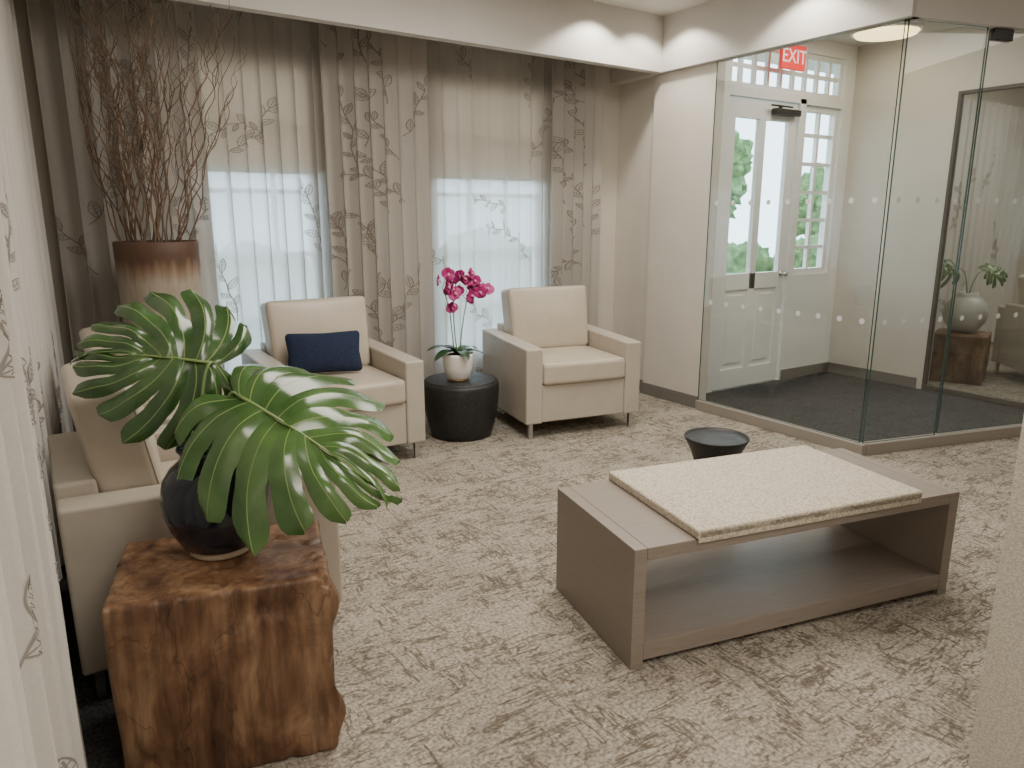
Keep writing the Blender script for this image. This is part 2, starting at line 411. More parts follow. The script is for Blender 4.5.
# vestibule right wall with dark framed opening to the other lounge
VX = 6.53; OY0, OY1, OZ = 2.16, 3.36, 2.5
struct('wall_vestibule', B(((VX, OY1, 0), (VX+.10, DY, CZ)), ((VX, OY0, OZ), (VX+.10, OY1, CZ)), ((VX, OY0-.10, 0), (VX+.10, OY0, CZ))), M['wall'])
struct('baseboard_vestibule', B(((VX-.014, OY1+.05, 0), (VX, DY-.016, .10)), bev=.003), M['base'])
w5 = struct('window_5', B(((VX-.008, OY1-.03, .0), (VX+.035, OY1+.0, OZ)), ((VX-.008, OY0, 0), (VX+.035, OY0+.03, OZ)), ((VX-.008, OY0+.03, OZ-.03), (VX+.035, OY1-.03, OZ)), ((VX-.008, OY0+.03, 0.006), (VX+.035, OY1-.03, .05)), bev=.003), M['darkframe'])
obj('pane', B(((VX+.010, OY0+.03, .05), (VX+.018, OY1-.03, OZ-.03))), M['glass'], w5)
struct('wall_lounge', B(((VX+.13, DY, 0), (XE+.1, DY+.12, CZ))), M['wall'])

# ------------------------------------------------------------------ glass partition and glass door
def pane(p0, d, w, z0, z1, th=.012):
    bm = bmesh.new(); n = Vector((-d.y, d.x, 0))
    A = Matrix.Translation(p0)@Matrix.Rotation(math.atan2(d.y, d.x), 4, 'Z')
    box(bm, (0, -th/2, z0), (w, th/2, z1), 0, 2, A)
    for f in bm.faces:
        f.normal_update(); f.material_index = 0 if abs(f.normal.dot(n)) > .9 else 1
    return bm
def dots(p0, d, w, zs, n, side):
    bm = bmesh.new(); nn = Vector((-d.y, d.x, 0))*side
    for z in zs:
        for k in range(n):
            c = Vector(p0)+d*(w*(k+.5)/n)+nn*.008; c.z = z
            q = d
            vs = [bm.verts.new(c+q*math.cos(2*PI*j/16)*.018+Vector((0,0,1))*math.sin(2*PI*j/16)*.018) for j in range(16)]
            bm.faces.new(vs)
    return bm
gp = thing('glass_partition', 'frameless clear glass partition with dot rows enclosing the entrance vestibule', 'glass wall', (XR, GY0, 0))
def loc(p): return Vector(p)-Vector((XR, GY0, 0))
Z0, Z1 = .076, BZ-.001
dy = Vector((0,1,0))
obj('pane', pane(loc((XR, GY0+.012, 0)), dy, GY1-GY0-.014, Z0, Z1), [M['glass'], M['glass_edge']], gp)
obj('dot_rows', dots(loc((XR, GY0, 0)), dy, GY1-GY0, (.86, 1.60), 9, 1), M['dot'], gp)
obj('pane', pane(Vector((0,0,0))+gd*.012, gd, .60, Z0, Z1), [M['glass'], M['glass_edge']], gp)
obj('dot_rows', dots(Vector((0,0,0)), gd, .60, (.86, 1.60), 4, -1), M['dot'], gp)
gs = G0+gd*.63
gt = thing('glass_door', 'clear glass door leaf with metal top hinge at right edge of partition', 'glass door', gs)
obj('pane', pane(Vector((0,0,0)), gd, .95, Z0+.008, Z1-.008), [M['glass'], M['glass_edge']], gt)
obj('dot_rows', dots(Vector((0,0,0)), gd, .95, (.86, 1.60), 6, -1), M['dot'], gt)
bm = bmesh.new(); box(bm, (.02, -.022, Z1-.068), (.17, .022, Z1-.003), .004, 2, Matrix.Rotation(ang, 4, 'Z'))
obj('top_hinge', bm, M['darkmetal'], gt)

# ------------------------------------------------------------------ curtains
def curtain(label, p0, p1, nrm, z0, z1, amp, lam, cm, seed, prints=0, zlo=.2, group=None, pm=None, big=1.0):
    rnd = random.Random(seed)
    p0 = Vector(p0); p1 = Vector(p1); d = p1-p0; W = d.length; d.normalize(); nrm = Vector(nrm).normalized()
    ph = rnd.uniform(0, 6)
    def P(s, z):
        t = (z-z0)/(z1-z0)
        a = amp*(.72+.28*math.sin(s*5.1+ph))*(1-.25*t)
        th = 2*PI*s/lam+.9*math.sin(s*4.3+ph)+.5*math.sin(9.7*s+ph*2)+.4*math.sin(1.7*z+ph+s*2)*(1-t)
        w = a*(math.sin(th)+.28*math.sin(2*th+1.0+ph))
        ls = .018*math.cos(th)
        return p0+d*(s+ls)+nrm*w+Vector((0,0,z))
    bm = bmesh.new(); ns = int(W/lam*14)+2; nz = 26; g = []
    for i in range(ns+1): g.append([bm.verts.new(P(W*i/ns, z0+(z1-z0)*j/nz)) for j in range(nz+1)])
    for i in range(ns):
        for j in range(nz):
            f = bm.faces.new((g[i][j], g[i+1][j], g[i+1][j+1], g[i][j+1])); f.smooth = True
    def strip(poly, w):
        prev = None
        for k in range(len(poly)):
            a = poly[max(k-1,0)]; b = poly[min(k+1, len(poly)-1)]
            tx, tz = b[0]-a[0], b[1]-a[1]; l = math.hypot(tx, tz) or 1
            nx, nz_ = -tz/l*w/2, tx/l*w/2
            s, z = poly[k]
            if not (.01 < s < W-.01 and z0+.01 < z < z1-.01): prev = None; continue
            cur = (bm.verts.new(P(s+nx, z+nz_)+nrm*.004), bm.verts.new(P(s-nx, z-nz_)+nrm*.004))
            if prev:
                f = bm.faces.new((prev[0], prev[1], cur[1], cur[0])); f.material_index = 1
            prev = cur
    def leaf(s, z, a, L):
        w = L*rnd.uniform(.18, .26); ca, sa = math.cos(a), math.sin(a); K = .72
        for sg in (-1, 1):
            strip([(s+(ca*t*L-sa*sg*w*math.sin(PI*t)**.8)*K, z+sa*t*L+ca*sg*w*math.sin(PI*t)**.8) for t in [q/10 for q in range(11)]], .0040)
        strip([(s+ca*t*L*K, z+sa*t*L) for t in [q/8 for q in range(8)]], .0030)
        for q in (.3, .5, .7):
            for sg in (-1, 1):
                strip([(s+(ca*(q+.1*e)*L-sa*sg*w*.75*e)*K, z+sa*(q+.1*e)*L+ca*sg*w*.75*e) for e in (0, .5, 1)], .0022)
    for b in range(prints):
        s = rnd.uniform(.05, W-.05); z = z0+(z1-z0)*(b+rnd.uniform(.0,.9))/prints
        a = rnd.uniform(.4, 2.7); pts = []; side = 1
        for k in range(rnd.randint(22, 34)):
            pts.append((s, z)); a += rnd.uniform(-.16, .16)+.02
            s += math.cos(a)*.018*.72*big; z += math.sin(a)*.018*big
            if k % 3 == 2:
                leaf(s, z, a+side*rnd.uniform(.5, 1.0), rnd.uniform(.055, .10)*big); side = -side
        leaf(s, z, a, .08*big); strip(pts, .0045)
    o = obj('curtain', bm, [cm, pm or M['print']]); tag(o, label, 'curtain', group)
    return o
CY = WY-.14
CT = 2.80
dn = (0,-1,0)
curtain('taupe leaf printed curtain behind the tall planter in the corner', (.14, CY, 0), (.97, CY, 0), dn, .03, CT, .046, .115, M['drape'], 3, 20)
curtain('sheer curtain over the window behind the armchair with navy pillow', (.84, CY+.065, 0), (1.76, CY+.065, 0), dn, .03, CT, .030, .12, M['sheer'], 5, 6, pm=M['print_pale'])
curtain('taupe leaf printed curtain hanging between the two sheer curtains', (1.72, CY, 0), (2.52, CY, 0), dn, .03, CT, .046, .105, M['drape'], 8, 22)
curtain('sheer curtain over the window behind the magenta orchid', (2.48, CY+.065, 0), (3.66, CY+.065, 0), dn, .03, CT, .030, .13, M['sheer'], 13, 8, pm=M['print_pale'])
curtain('narrow taupe leaf printed curtain at right end of the curtain wall', (3.58, CY, 0), (4.10, CY, 0), dn, .03, CT, .046, .10, M['drape'], 21, 16)
curtain('pale leaf printed curtain beside the stump at left edge of the photo', (-.120, .9, 0), (-.090, 2.34, 0), (1,0,0), .02, 2.95, .060, .21, M['drape_light'], 34, 14, pm=M['print_pale'], big=1.25)
curtain('pale leaf printed curtain along left wall behind the armchairs', (-.16, 2.38, 0), (.07, 4.84, 0), (1,0,0), .02, 2.95, .050, .16, M['drape_light'], 55, 18, pm=M['print_pale'])
for a, (x0, x1), lb in ((1, W1, 'taupe roller shade half lowered behind the sheer curtain left of orchid'), (2, W2, 'taupe roller shade half lowered behind the sheer curtain right of orchid')):
    off = (-(x0+x1)/2, -(WY-.01), -1.80)
    s = thing('roller_shade', lb, 'window shade', ((x0+x1)/2, WY-.01, 1.80))
    obj('fabric', B(((x0-.02, WY-.007, 1.80), (x1+.02, WY-.004, 2.52))), M['shade'], s, loc=off)
    obj('bottom_rail', B(((x0-.02, WY-.011, 1.78), (x1+.02, WY-.001, 1.80)), bev=.002), M['channel'], s, loc=off)
    bm = bmesh.new(); tube(bm, [(x0-.02, WY-.018, 2.53), (x1+.02, WY-.018, 2.53)], .016, 12)
    obj('roller', bm, M['channel'], s, True, loc=off)

# ------------------------------------------------------------------ armchairs
def armchair(label):
    t = thing('armchair', label, 'armchair', group='beige armchairs')
    w, dp, at_ = .45, .42, .125
    prof = [(-dp, .11), (dp, .11), (dp+.006, .660), (-dp, .634)]
    for s in (-1, 1):
        x0, x1 = (s*w, s*(w-at_)) if s < 0 else (s*(w-at_), s*w)
        obj('arm', prism(prof, x0, x1, .012, 3), M['leather_frame'], t, False)
    obj('front_panel', prism([(-dp+.012, .115), (-dp+.07, .115), (-dp+.07, .375), (-dp+.012, .375)], -w+at_, w-at_, .008), M['leather_frame'], t)
    obj('seat_base', B(((-w+at_, -dp+.07, .13), (w-at_, .27, .37))), M['leather_frame'], t)
    obj('back_frame', prism([(.28, .115), (dp-.002, .115), (dp+.008, .70), (.31, .70)], -w+at_, w-at_, .012), M['leather_frame'], t)
    sx, sy, sz = 2*(w-at_)-.006, .66, .15
    def puff(p):
        u, v = p.x/(sx/2), p.y/(sy/2); q = max(0, 1-u*u)*max(0, 1-v*v)
        return Vector((p.x, p.y-.008*(1-u*u)*(1 if p.y < 0 else 0), p.z+(.014*q if p.z > 0 else 0)))
    sc = obj('seat_cushion', rbox((sx, sy, sz), .026, 10, puff), M['leather'], t, True, (0, -.102, .452))
    bx, by, bz = sx, .18, .47
    def puff2(p):
        u, v = p.x/(bx/2), p.z/(bz/2); q = max(0, 1-u*u)*max(0, 1-v*v)
        return Vector((p.x*(1+.025*v), p.y-(.035*q if p.y < 0 else -.008*q), p.z))
    bc = obj('back_cushion', rbox((bx, by, bz), .03, 10, puff2), M['leather'], t, True, (0, .232, .745), (R(-10), 0, 0))
    for par, hx, hy, zz, flat in ((sc, sx/2-.005, sy/2-.005, sz/2-.010, True), (bc, bx/2-.006, bz/2-.006, -by/2+.012, False)):
        bm = bmesh.new(); pts = []; r = .03
        for cx, cy, a0 in ((hx-r, hy-r, 0), (-hx+r, hy-r, 90), (-hx+r, -hy+r, 180), (hx-r, -hy+r, 270)):
            for k in range(5):
                a = R(a0+k*22.5); X, Y = cx+r*math.cos(a), cy+r*math.sin(a)
                if not flat: X *= 1+.025*Y/(bz/2)
                pts.append((X, Y, zz) if flat else (X, zz, Y))
        tube(bm, pts, .0035, 6, True); obj('piping', bm, M['piping'], par, True)
    for x in (-w+.05, w-.05):
        for y in (-dp+.045, dp-.045):
            obj('leg', B(((x-.014, y-.014, 0), (x+.014, y+.014, .115)), bev=.002), M['chrome'], t)
    return t
ch = armchair('beige leather armchair right behind the wooden stump, nearest to the camera')
ch.location = (.405, 2.86, 0); ch.rotation_euler = (0,0,PI/2)
dup(ch, (.52, 3.855, 0), PI/2, 'beige armchair by left curtain between the nearest armchair and the tall planter')
dup(ch, (1.53, 4.47, 0), 0, 'beige armchair with the navy pillow, left of the black drum table')
dup(ch, (3.23, 4.335, 0), R(-10), 'beige armchair without pillow, turned slightly, right of the black drum table')
dup(ch, (7.90, 2.80, .0), R(50), 'armchair seen through the glass in the lounge beyond the vestibule')
# navy pillow
def pil(p):
    u, v = p.x/.225, p.z/.13
    q = max(0, 1-u*u)*max(0, 1-v*v)
    e = 1-.06*(1-abs(v))*abs(u)**3
    return Vector((p.x*e, p.y*(.25+.9*q**.5), p.z*(1-.07*(1-abs(u))*abs(v)**3)))
pl = obj('lumbar_pillow', rbox((.46, .12, .26), .03, 14, pil), M['navy'], None, True, (1.475, 4.42, .676), (R(-18), 0, R(-13)))
tag(pl, 'navy blue rectangular lumbar pillow leaning on an armchair back', 'pillow')

# ------------------------------------------------------------------ bench
bench = thing('bench', 'taupe wood open box bench with lower shelf in the middle of the carpet', 'bench', (2.325, 1.785, 0), R(-12))
L2, D2, BH = .735, .305, .44
for s in (-1, 1):
    x0, x1 = sorted((s*L2, s*(L2-.048)))
    obj('end_panel', B(((x0, -D2, 0), (x1, D2, BH)), bev=.002), M['bench'], bench)
obj('top_panel', B(((-L2+.049, -D2, BH-.045), (L2-.049, D2, BH)), bev=.002), M['bench'], bench)
obj('shelf', B(((-L2+.049, -D2, .028), (L2-.049, D2, .092)), bev=.002), M['bench'], bench)
cl_ = 1.02; cd_ = D2+.012
def cpf(p):
    u = p.x/(cl_/2); v = p.y/cd_
    return Vector((p.x, p.y, p.z+.003*max(0, 1-u**6)*max(0, 1-v**6)*(1 if p.z > 0 else 0)))
bm = rbox((cl_, 2*cd_, .036), .008, 16, cpf)
for s in (-1, 1):      # the pad folds down a little over both long edges
    ya, yb = sorted((s*(D2+.003), s*cd_)); box(bm, (-cl_/2+.004, ya, -.030), (cl_/2-.004, yb, .010), .003)
tag(obj('bench_cushion', bm, M['cushion'], None, True, (2.335, 1.783, BH+.0185), (0,0,R(-12))), 'cream woven seat pad lying across the taupe bench', 'cushion')

# ------------------------------------------------------------------ drum tables
tb = thing('drum_table', 'large black round drum side table under the orchid between armchairs', 'side table', (2.43, 4.40, 0))
obj('body', lathe([(0,0),(.200,0),(.210,.006),(.222,.04),(.240,.11),(.255,.19),(.264,.27),(.268,.33),(.267,.368),(.262,.385),(.25,.390),(0,.390)], 64), M['black'], tb, True)
obj('top', lathe([(.249,.391),(.247,.398),(.24,.40),(0,.40)], 64), M['black'], tb, True)
st = thing('drum_table', 'small black waisted side table standing behind the bench', 'side table', (2.86, 2.47, 0))
obj('body', lathe([(0,0),(.135,0),(.14,.01),(.122,.07),(.102,.15),(.098,.20),(.106,.26),(.126,.32),(.150,.37),(.162,.39),(.165,.398),(.162,.402),(.156,.398),(.15,.388),(0,.386)], 56), M['black'], st, True)
obj('top', lathe([(.149,.389),(.14,.391),(.06,.387),(0,.3865)], 56), M['black'], st, True)

# ------------------------------------------------------------------ orchid
orch = thing('potted_orchid', 'magenta orchid in white pot on the large black drum table', 'orchid', (2.40, 4.38, .401))
obj('pot', lathe([(0,.012),(.074,.012),(.083,.02),(.100,.09),(.109,.165),(.110,.185),(.104,.188),(.100,.18),(.096,.165),(0,.160)], 48), M['pot'], orch, True)
obj('pot_foot', lathe([(0,0),(.072,0),(.076,.004),(.075,.013),(0,.013)], 40), M['gold'], orch, True)
obj('moss', lathe([(.094,.162),(.07,.178),(.04,.186),(0,.188)], 24), M['moss'], orch, True)
rnd = random.Random(4)
def strap_leaf(L, W, rise, droop):
    bm = bmesh.new(); rows = []
    for k in range(13):
        t = k/12; w = W*(math.sin(PI*min(1, t*.9+.1)))**.6*(1 if t < .97 else .4)
        x = L*t; z = rise*t-droop*t*t
        rows.append([bm.verts.new((x, w*u, z+abs(u)*.018*(1-t))) for u in (-1,-.5,0,.5,1)])
    for a, b in zip(rows, rows[1:]):
        for j in range(4): bm.faces.new((a[j], a[j+1], b[j+1], b[j]))
    return bm
for a, L, rise, dr in ((205, .26, .14, .15), (330, .21, .10, .12), (20, .20, .13, .12), (265, .17, .12, .14), (120, .18, .14, .12), (180, .24, .20, .16)):
    obj('leaf', strap_leaf(L, .042, rise, dr), M['orchid_leaf'], orch, True, (0,0,.18), (0,0,R(a)))
def flower_bm():
    bm = bmesh.new()
    for k, (a, L, W) in enumerate(((90, .036, .017), (18, .040, .024), (162, .040, .024), (234, .034, .016), (306, .034, .016))):
        c = []; A = Matrix.Rotation(R(a), 3, 'Y')
        ctr = bm.verts.new((0, .0, 0)); ring = []
        for j in range(10):
            t = j/9; ang = PI*t
            x = L*.5*(1-math.cos(ang)); zz = W*math.sin(ang)
            ring.append((x, zz))
        up = [bm.verts.new(A@Vector((x, -.008*(x/L)+.004*(zz/W), zz))) for x, zz in ring[1:-1]]
        dn_ = [bm.verts.new(A@Vector((x, -.008*(x/L)+.004, -zz))) for x, zz in ring[1:-1]]
        mid = [bm.verts.new(A@Vector((x, -.012*(x/L), 0))) for x, zz in ring[1:-1]]
        tip = bm.verts.new(A@Vector((L, -.006, 0)))
        for j in range(7):
            bm.faces.new((mid[j], mid[j+1], up[j+1], up[j])); bm.faces.new((mid[j+1], mid[j], dn_[j], dn_[j+1]))
        bm.faces.new((ctr, mid[0], up[0])); bm.faces.new((mid[0], ctr, dn_[0]))
        bm.faces.new((mid[-1], tip, up[-1])); bm.faces.new((tip, mid[-1], dn_[-1]))
    return bm
fm = None; lm = None
stems = [[(0,0,.17), (-.02,0,.30), (-.035,-.01,.45), (-.04,-.02,.58), (-.02,-.03,.67), (.02,-.04,.715), (.07,-.05,.72)],
         [(.02,.01,.17), (.03,.0,.32), (.05,-.01,.46), (.075,-.015,.57), (.11,-.02,.63), (.16,-.03,.645), (.20,-.04,.63)],
         [(-.02,.01,.17), (-.03,.02,.32), (-.05,.01,.46), (-.085,-.01,.57), (-.12,-.02,.64), (-.10,-.03,.70)]]
def cat(pts, t):
    k = min(int(t*(len(pts)-1)), len(pts)-2); f = t*(len(pts)-1)-k
    return Vector(pts[k]).lerp(Vector(pts[k+1]), f)
for sp in stems:
    bm = bmesh.new(); tube(bm, [cat(sp, k/20) for k in range(21)], [.0045-.0025*k/20 for k in range(21)], 6); obj('flower_stem', bm, M['petiole'], orch, True)
    for k in range(9):
        p = cat(sp, .56+.44*k/8)+Vector((rnd.uniform(-.04,.04), rnd.uniform(-.04,.015), rnd.uniform(-.045,.045)))
        rot = (R(rnd.uniform(-30, 25)), R(rnd.uniform(-40, 40)), R(rnd.uniform(-35, 60)))
        if fm is None:
            fo = obj('flower', flower_bm(), M['petal'], orch, True, p, rot); fm = fo.data
            b2 = bmesh.new(); tube(b2, [(0,-.004,0), (0,-.014,-.004), (0,-.020,-.012), (0,-.018,-.018)], [.004,.008,.006,.002], 8); lo_ = obj('lip', b2, M['lip'], fo, True); lm = lo_.data
        else:
            fo = bpy.data.objects.new('flower', fm); COL.objects.link(fo); fo.parent = orch; fo.location = p; fo.rotation_euler = rot
            lo_ = bpy.data.objects.new('lip', lm); COL.objects.link(lo_); lo_.parent = fo
        s = rnd.uniform(1.05, 1.35); fo.scale = (s, s, s)

# ------------------------------------------------------------------ planter with twigs
px, py = .605, 4.55
pt = tag(obj('tall_planter', lathe([(0,0),(.184,0),(.19,.006),(.203,.60),(.216,1.30),(.217,1.365),(.213,1.37),(.20,1.37),(.197,1.35),(.195,1.20),(0,1.20)], 56), M['planter'], None, True, (px, py, 0)), 'tall tapered planter, brown rim fading to cream, full of twigs', 'planter')
tw = thing('twig_arrangement', 'tall bundle of dry curly willow twigs standing in the planter', 'dried twigs', (px, py, 1.205))
rnd = random.Random(11)
def walk(p, head, n, step, curl):
    pts = [p.copy()]; ph = rnd.uniform(0, 6); f = rnd.uniform(.6, 1.1)
    for k in range(n):
        h = head+Vector((math.sin(k*f+ph), math.cos(k*f*.8+ph*1.7), 0))*curl*(.4+.6*k/n)
        h.normalize(); p = p+h*step
        pts.append(p.copy())
    return pts
def clampt(pts):
    out = []
    for q in pts:
        x = q.x
        if x < -.26: x = -.26+(x+.26)*.25
        out.append(Vector((max(-.34, x), min(q.y, .20), min(q.z, 1.72))))
    return out
for b in range(40):
    a = rnd.uniform(0, 2*PI); r0 = .14*math.sqrt(rnd.random())
    p = Vector((r0*math.cos(a), r0*math.sin(a), .01))
    lean = rnd.uniform(.02, .38)
    hd = Vector((math.cos(a)*lean+.08, math.sin(a)*lean*.45, 1)).normalized()
    n = rnd.randint(22, 40); bm = bmesh.new()
    pts = clampt(walk(p, hd, n, .042, rnd.uniform(.25, .55)))
    tube(bm, pts, [.0048-.0033*k/n for k in range(n+1)], 5)
    for f in range(rnd.randint(3, 6)):
        k = rnd.randint(8, n-3); aa = rnd.uniform(0, 2*PI)
        h2 = Vector((math.cos(aa)*.55, math.sin(aa)*.3, 1)).normalized(); m = rnd.randint(5, 14)
        tube(bm, clampt(walk(pts[k], h2, m, .034, .8)), [.0025-.0014*i/m for i in range(m+1)], 4)
    obj('branch', bm, M['twig'], tw, True)

# ------------------------------------------------------------------ stump, vase, monstera
def stump_bm(sx, sy, sz, seed, n=34):
    bm = rbox((sx, sy, sz), .016, n)
    off = Vector((seed*3.1, seed*1.7, seed))
    for v in bm.verts:
        p = v.co.copy(); nrm = Vector((p.x/(sx/2), p.y/(sy/2), 0)); t = (p.z+sz/2)/sz
        side = max(abs(nrm.x), abs(nrm.y))
        big = noise.noise(Vector((p.x*4, p.y*4, p.z*3))+off)
        rid = noise.noise(Vector((p.x*14, p.y*14, p.z*5))+off)
        crack = abs(noise.noise(Vector((p.x*6, p.y*6, p.z*2.5))+off*2))
        dsp = .007*big+.004*rid-.014*max(0, .06-crack)/.06*(1 if side > .9 else .1)
        if side > .85:
            v.co += nrm.normalized()*dsp
            if nrm.x > .8: v.co.x += -.014+.026*max(0, math.sin((p.z+sz/2)*17+p.y*12+seed))*min(1, t*5)*min(1, (1-t)*6)
        if p.z > sz/2-.03:
            v.co.z += .002*rid+.002*big-.022*max(0, .03-crack)/.03*(1 if nrm.x > -.2 else .3)
    zmin = min(v.co.z for v in bm.verts)
    for v in bm.verts: v.co.z -= zmin
    return bm
SX, SY, SZ = .57, .42, .55
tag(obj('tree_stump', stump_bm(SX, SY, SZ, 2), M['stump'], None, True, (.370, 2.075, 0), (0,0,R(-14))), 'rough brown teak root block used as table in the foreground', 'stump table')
VB = SZ+.005
vp = Vector((.372, 2.13, VB))
vs = thing('vase', 'glossy black round vase holding monstera leaves on the stump', 'vase', vp)
obj('body', lathe([(0,.02),(.085,.018),(.10,.028),(.128,.075),(.146,.13),(.150,.175),(.140,.222),(.118,.256),(.095,.276),(.086,.288),(.088,.302),(.096,.312),(.094,.317),(.086,.315),(.078,.302),(.076,.288),(.105,.25),(.128,.2),(.128,.12),(.07,.05),(0,.045)], 64), M['vase'], vs, True)
obj('foot_ring', lathe([(0,0),(.082,0),(.086,.004),(.088,.019),(.08,.021),(0,.021)], 48), M['clay'], vs, True)

def monstera(L, Wd, nl=8, droop=.5, bend=.25, seed=1, scale_l=1.0, scale_r=1.0, slit=.5, gap=.24, spread=150, tipk=1.0):
    rnd = random.Random(seed); bm = bmesh.new()
    RS = 20
    jit = {s: [rnd.uniform(.92, 1.06) for _ in range(nl)] for s in (-1, 1)}
    slj = {s: [rnd.uniform(-.14, .10) for _ in range(nl)] for s in (-1, 1)}
    def centre(i, r, sg):
        t = (i+.5)/nl
        root = Vector((L*(.02+.80*max(0, t-.10)), 0))
        ang = R(spread)*(1-t)**1.05+R(9)
        wl = Wd*(.62+.42*math.sin(PI*min(1, (1-t)*1.05+.02))**.8)
        rem = L-root.x
        if ang < R(70): wl = max(wl*.8, rem*(.62+.38*math.cos(ang)))
        wl *= scale_l if sg > 0 else scale_r
        curve = R(-24)*r
        return root+Vector((math.cos(ang+curve), math.sin(ang+curve)))*wl*r*jit[sg][i]
    def shape(p, sg):
        y = p.y*sg; q = abs(p.y)/Wd
        z = -droop*Wd*q**1.7-bend*L*(max(0, p.x)/L)**2-bend*.4*L*(min(0, p.x)/L)**2+.008*math.sin(p.x*38/L*.5+sg)+.22*Wd*min(q, .25)
        return Vector((p.x, y, z))
    for sg in (-1, 1):
        for i in range(nl):
            rows = []
            tw_ = rnd.uniform(-.02, .02)
            cu_ = rnd.uniform(.04, .16)
            for k in range(RS+1):
                r = k/RS; c = centre(i, r, sg)
                am = (c+centre(i-1, r, sg))/2 if i > 0 else c+(c-centre(1, r, sg))/2
                if i < nl-1: ap = (c+centre(i+1, r, sg))/2
                else: ap = Vector((c.x+.01*r, 0))
                s0 = slit+slj[sg][i]
                f = 1.0 if r < s0 else max(0, 1-gap*min(1, (r-s0)/.06)-gap*.4*max(0, (r-s0)))
                if r > .80: f *= math.sqrt(max(0, 1-((r-.80)/.20)**2.4))
                f = max(f, .03)
                l_, r_ = c.lerp(am, f), c.lerp(ap, f)
                v_ = min(.0015/max(.001, (l_-c).length), .4)
                row = [l_, c.lerp(l_, .5), c.lerp(l_, v_), c.lerp(r_, v_), c.lerp(r_, .5), r_]
                out = []
                for jx, q in enumerate(row):
                    w3 = shape(q, sg); edge = (abs(jx-2.5)-.5)/2
                    w3.z -= .015*edge**2*min(1, r*1.3); w3.z += tw_*max(0, r-s0)*(jx-2.5)/2.5-cu_*max(0, r-s0)**2
                    out.append(bm.verts.new(w3))
                rows.append(out)
            for k in range(RS):
                for j in range(5):
                    q4 = (rows[k][j], rows[k][j+1], rows[k+1][j+1], rows[k+1][j])
                    try:
                        fc = bm.faces.new(q4 if sg > 0 else q4[::-1])
                        if j == 2: fc.material_index = 1
                    except ValueError: pass
    bm.normal_update()
    mr = bmesh.new(); pts = []
    for k in range(15):
        x = L*.93*k/14; pts.append((x, 0, -bend*L*(x/L)**2+.004))
    tube(mr, pts, [.0055-.0042*k/14 for k in range(15)], 6)
    return bm, mr
def leaf_at(label, base, tip, nrm, stem0, Wd, sag=.06, mats=None, name='monstera_leaf', **kw):
    base, tip, nrm = Vector(base), Vector(tip), Vector(nrm)
    x = (tip-base); L = x.length; x.normalize(); z = (nrm-x*nrm.dot(x)).normalized(); y = z.cross(x)
    A = Matrix((x, y, z)).transposed()
    t = thing(name, label, 'leaf', stem0)
    b, mr = monstera(L, Wd, **kw)
    A4 = Matrix.Translation(base-Vector(stem0))@A.to_4x4()
    bmesh.ops.transform(b, matrix=A4, verts=b.verts); bmesh.ops.transform(mr, matrix=A4, verts=mr.verts)
    obj('blade', b, mats or [M['leaf'], M['vein']], t, True); obj('midrib', mr, M['vein'] if not mats else mats[1], t, True)
    bm = bmesh.new(); s0 = Vector((0,0,0)); e = base-Vector(stem0)
    ctrl = Vector((e.x*.25, e.y*.25, e.z*1.0+sag))
    pts = [(s0*(1-q)**2+ctrl*2*q*(1-q)+e*q*q) for q in [k/16 for k in range(17)]]
    tube(bm, pts, [.0065-.003*k/16 for k in range(17)], 8); obj('petiole', bm, M['petiole'], t, True)
    return t
mouth = vp+Vector((0,0,.24))
tocam = Vector((-math.sin(YAW), -math.cos(YAW), 0)); rgt = Vector((math.cos(YAW), -math.sin(YAW), 0)); up = Vector((0,0,1))
leaf_at('large glossy monstera leaf with long split lobes spreading right over the stump', at(238, 396, 2.0), at(378, 474, 1.84), tocam*.62+up*.82+rgt*.10, mouth+Vector((.03,0,0)), .325, nl=8, droop=.44, bend=.16, seed=3, slit=.52, gap=.13, spread=144)
leaf_at('upright dark monstera leaf with split lobes leaning left beside the curtain', at(216, 364, 2.10), at(102, 346, 1.98), tocam*.80+up*.45-rgt*.2, mouth+Vector((-.03,.01,0)), .28, nl=8, droop=.44, bend=.26, seed=7, slit=.52, gap=.13, spread=144, mats=[M['leaf_dark'], M['vein']])
leaf_at('small dark purple leaf tucked behind the large monstera leaf', at(208, 418, 2.16), at(170, 444, 2.15), tocam*.8+up*.5-rgt*.2, mouth+Vector((-.01,.02,0)), .05, nl=6, droop=.5, bend=.3, seed=9, slit=1.2, mats=[M['darkleaf'], M['darkleaf']], name='purple_leaf')

# ------------------------------------------------------------------ vestibule fittings
sg = thing('exit_sign', 'red lit exit sign hanging over the entrance door', 'sign', (5.45, 4.17, 2.68))
obj('panel', B(((-.15, -.015, 0), (.15, .015, .19)), bev=.004), M['red'], sg)
obj('hanger', B(((-.01, -.008, .19), (.01, .008, .318)), ((-.05, -.03, .308), (.05, .03, .319)), bev=.002), M['white'], sg)
cu = bpy.data.curves.new('exit', 'FONT'); cu.body = 'EXIT'; cu.size = .15; cu.align_x = 'CENTER'; cu.align_y = 'CENTER'; cu.extrude = .002
to = bpy.data.objects.new('exit_tmp', cu); COL.objects.link(to)
dg = bpy.context.evaluated_depsgraph_get(); me = bpy.data.meshes.new_from_object(to.evaluated_get(dg)); bpy.data.objects.remove(to)
me.materials.clear(); me.materials.append(M['signwhite'])
lt = bpy.data.objects.new('lettering', me); COL.objects.link(lt); lt.parent = sg; lt.location = (0, -.018, .095); lt.rotation_euler = (PI/2, 0, 0)
cl = thing('ceiling_light', 'round warm flush ceiling light glowing inside the vestibule', 'ceiling light', (6.10, 3.78, CZ-.001))
obj('rim', lathe([(0,0),(.27,0),(.27,-.03),(.25,-.035),(.25,-.01),(0,-.01)], 48), M['white'], cl, True)
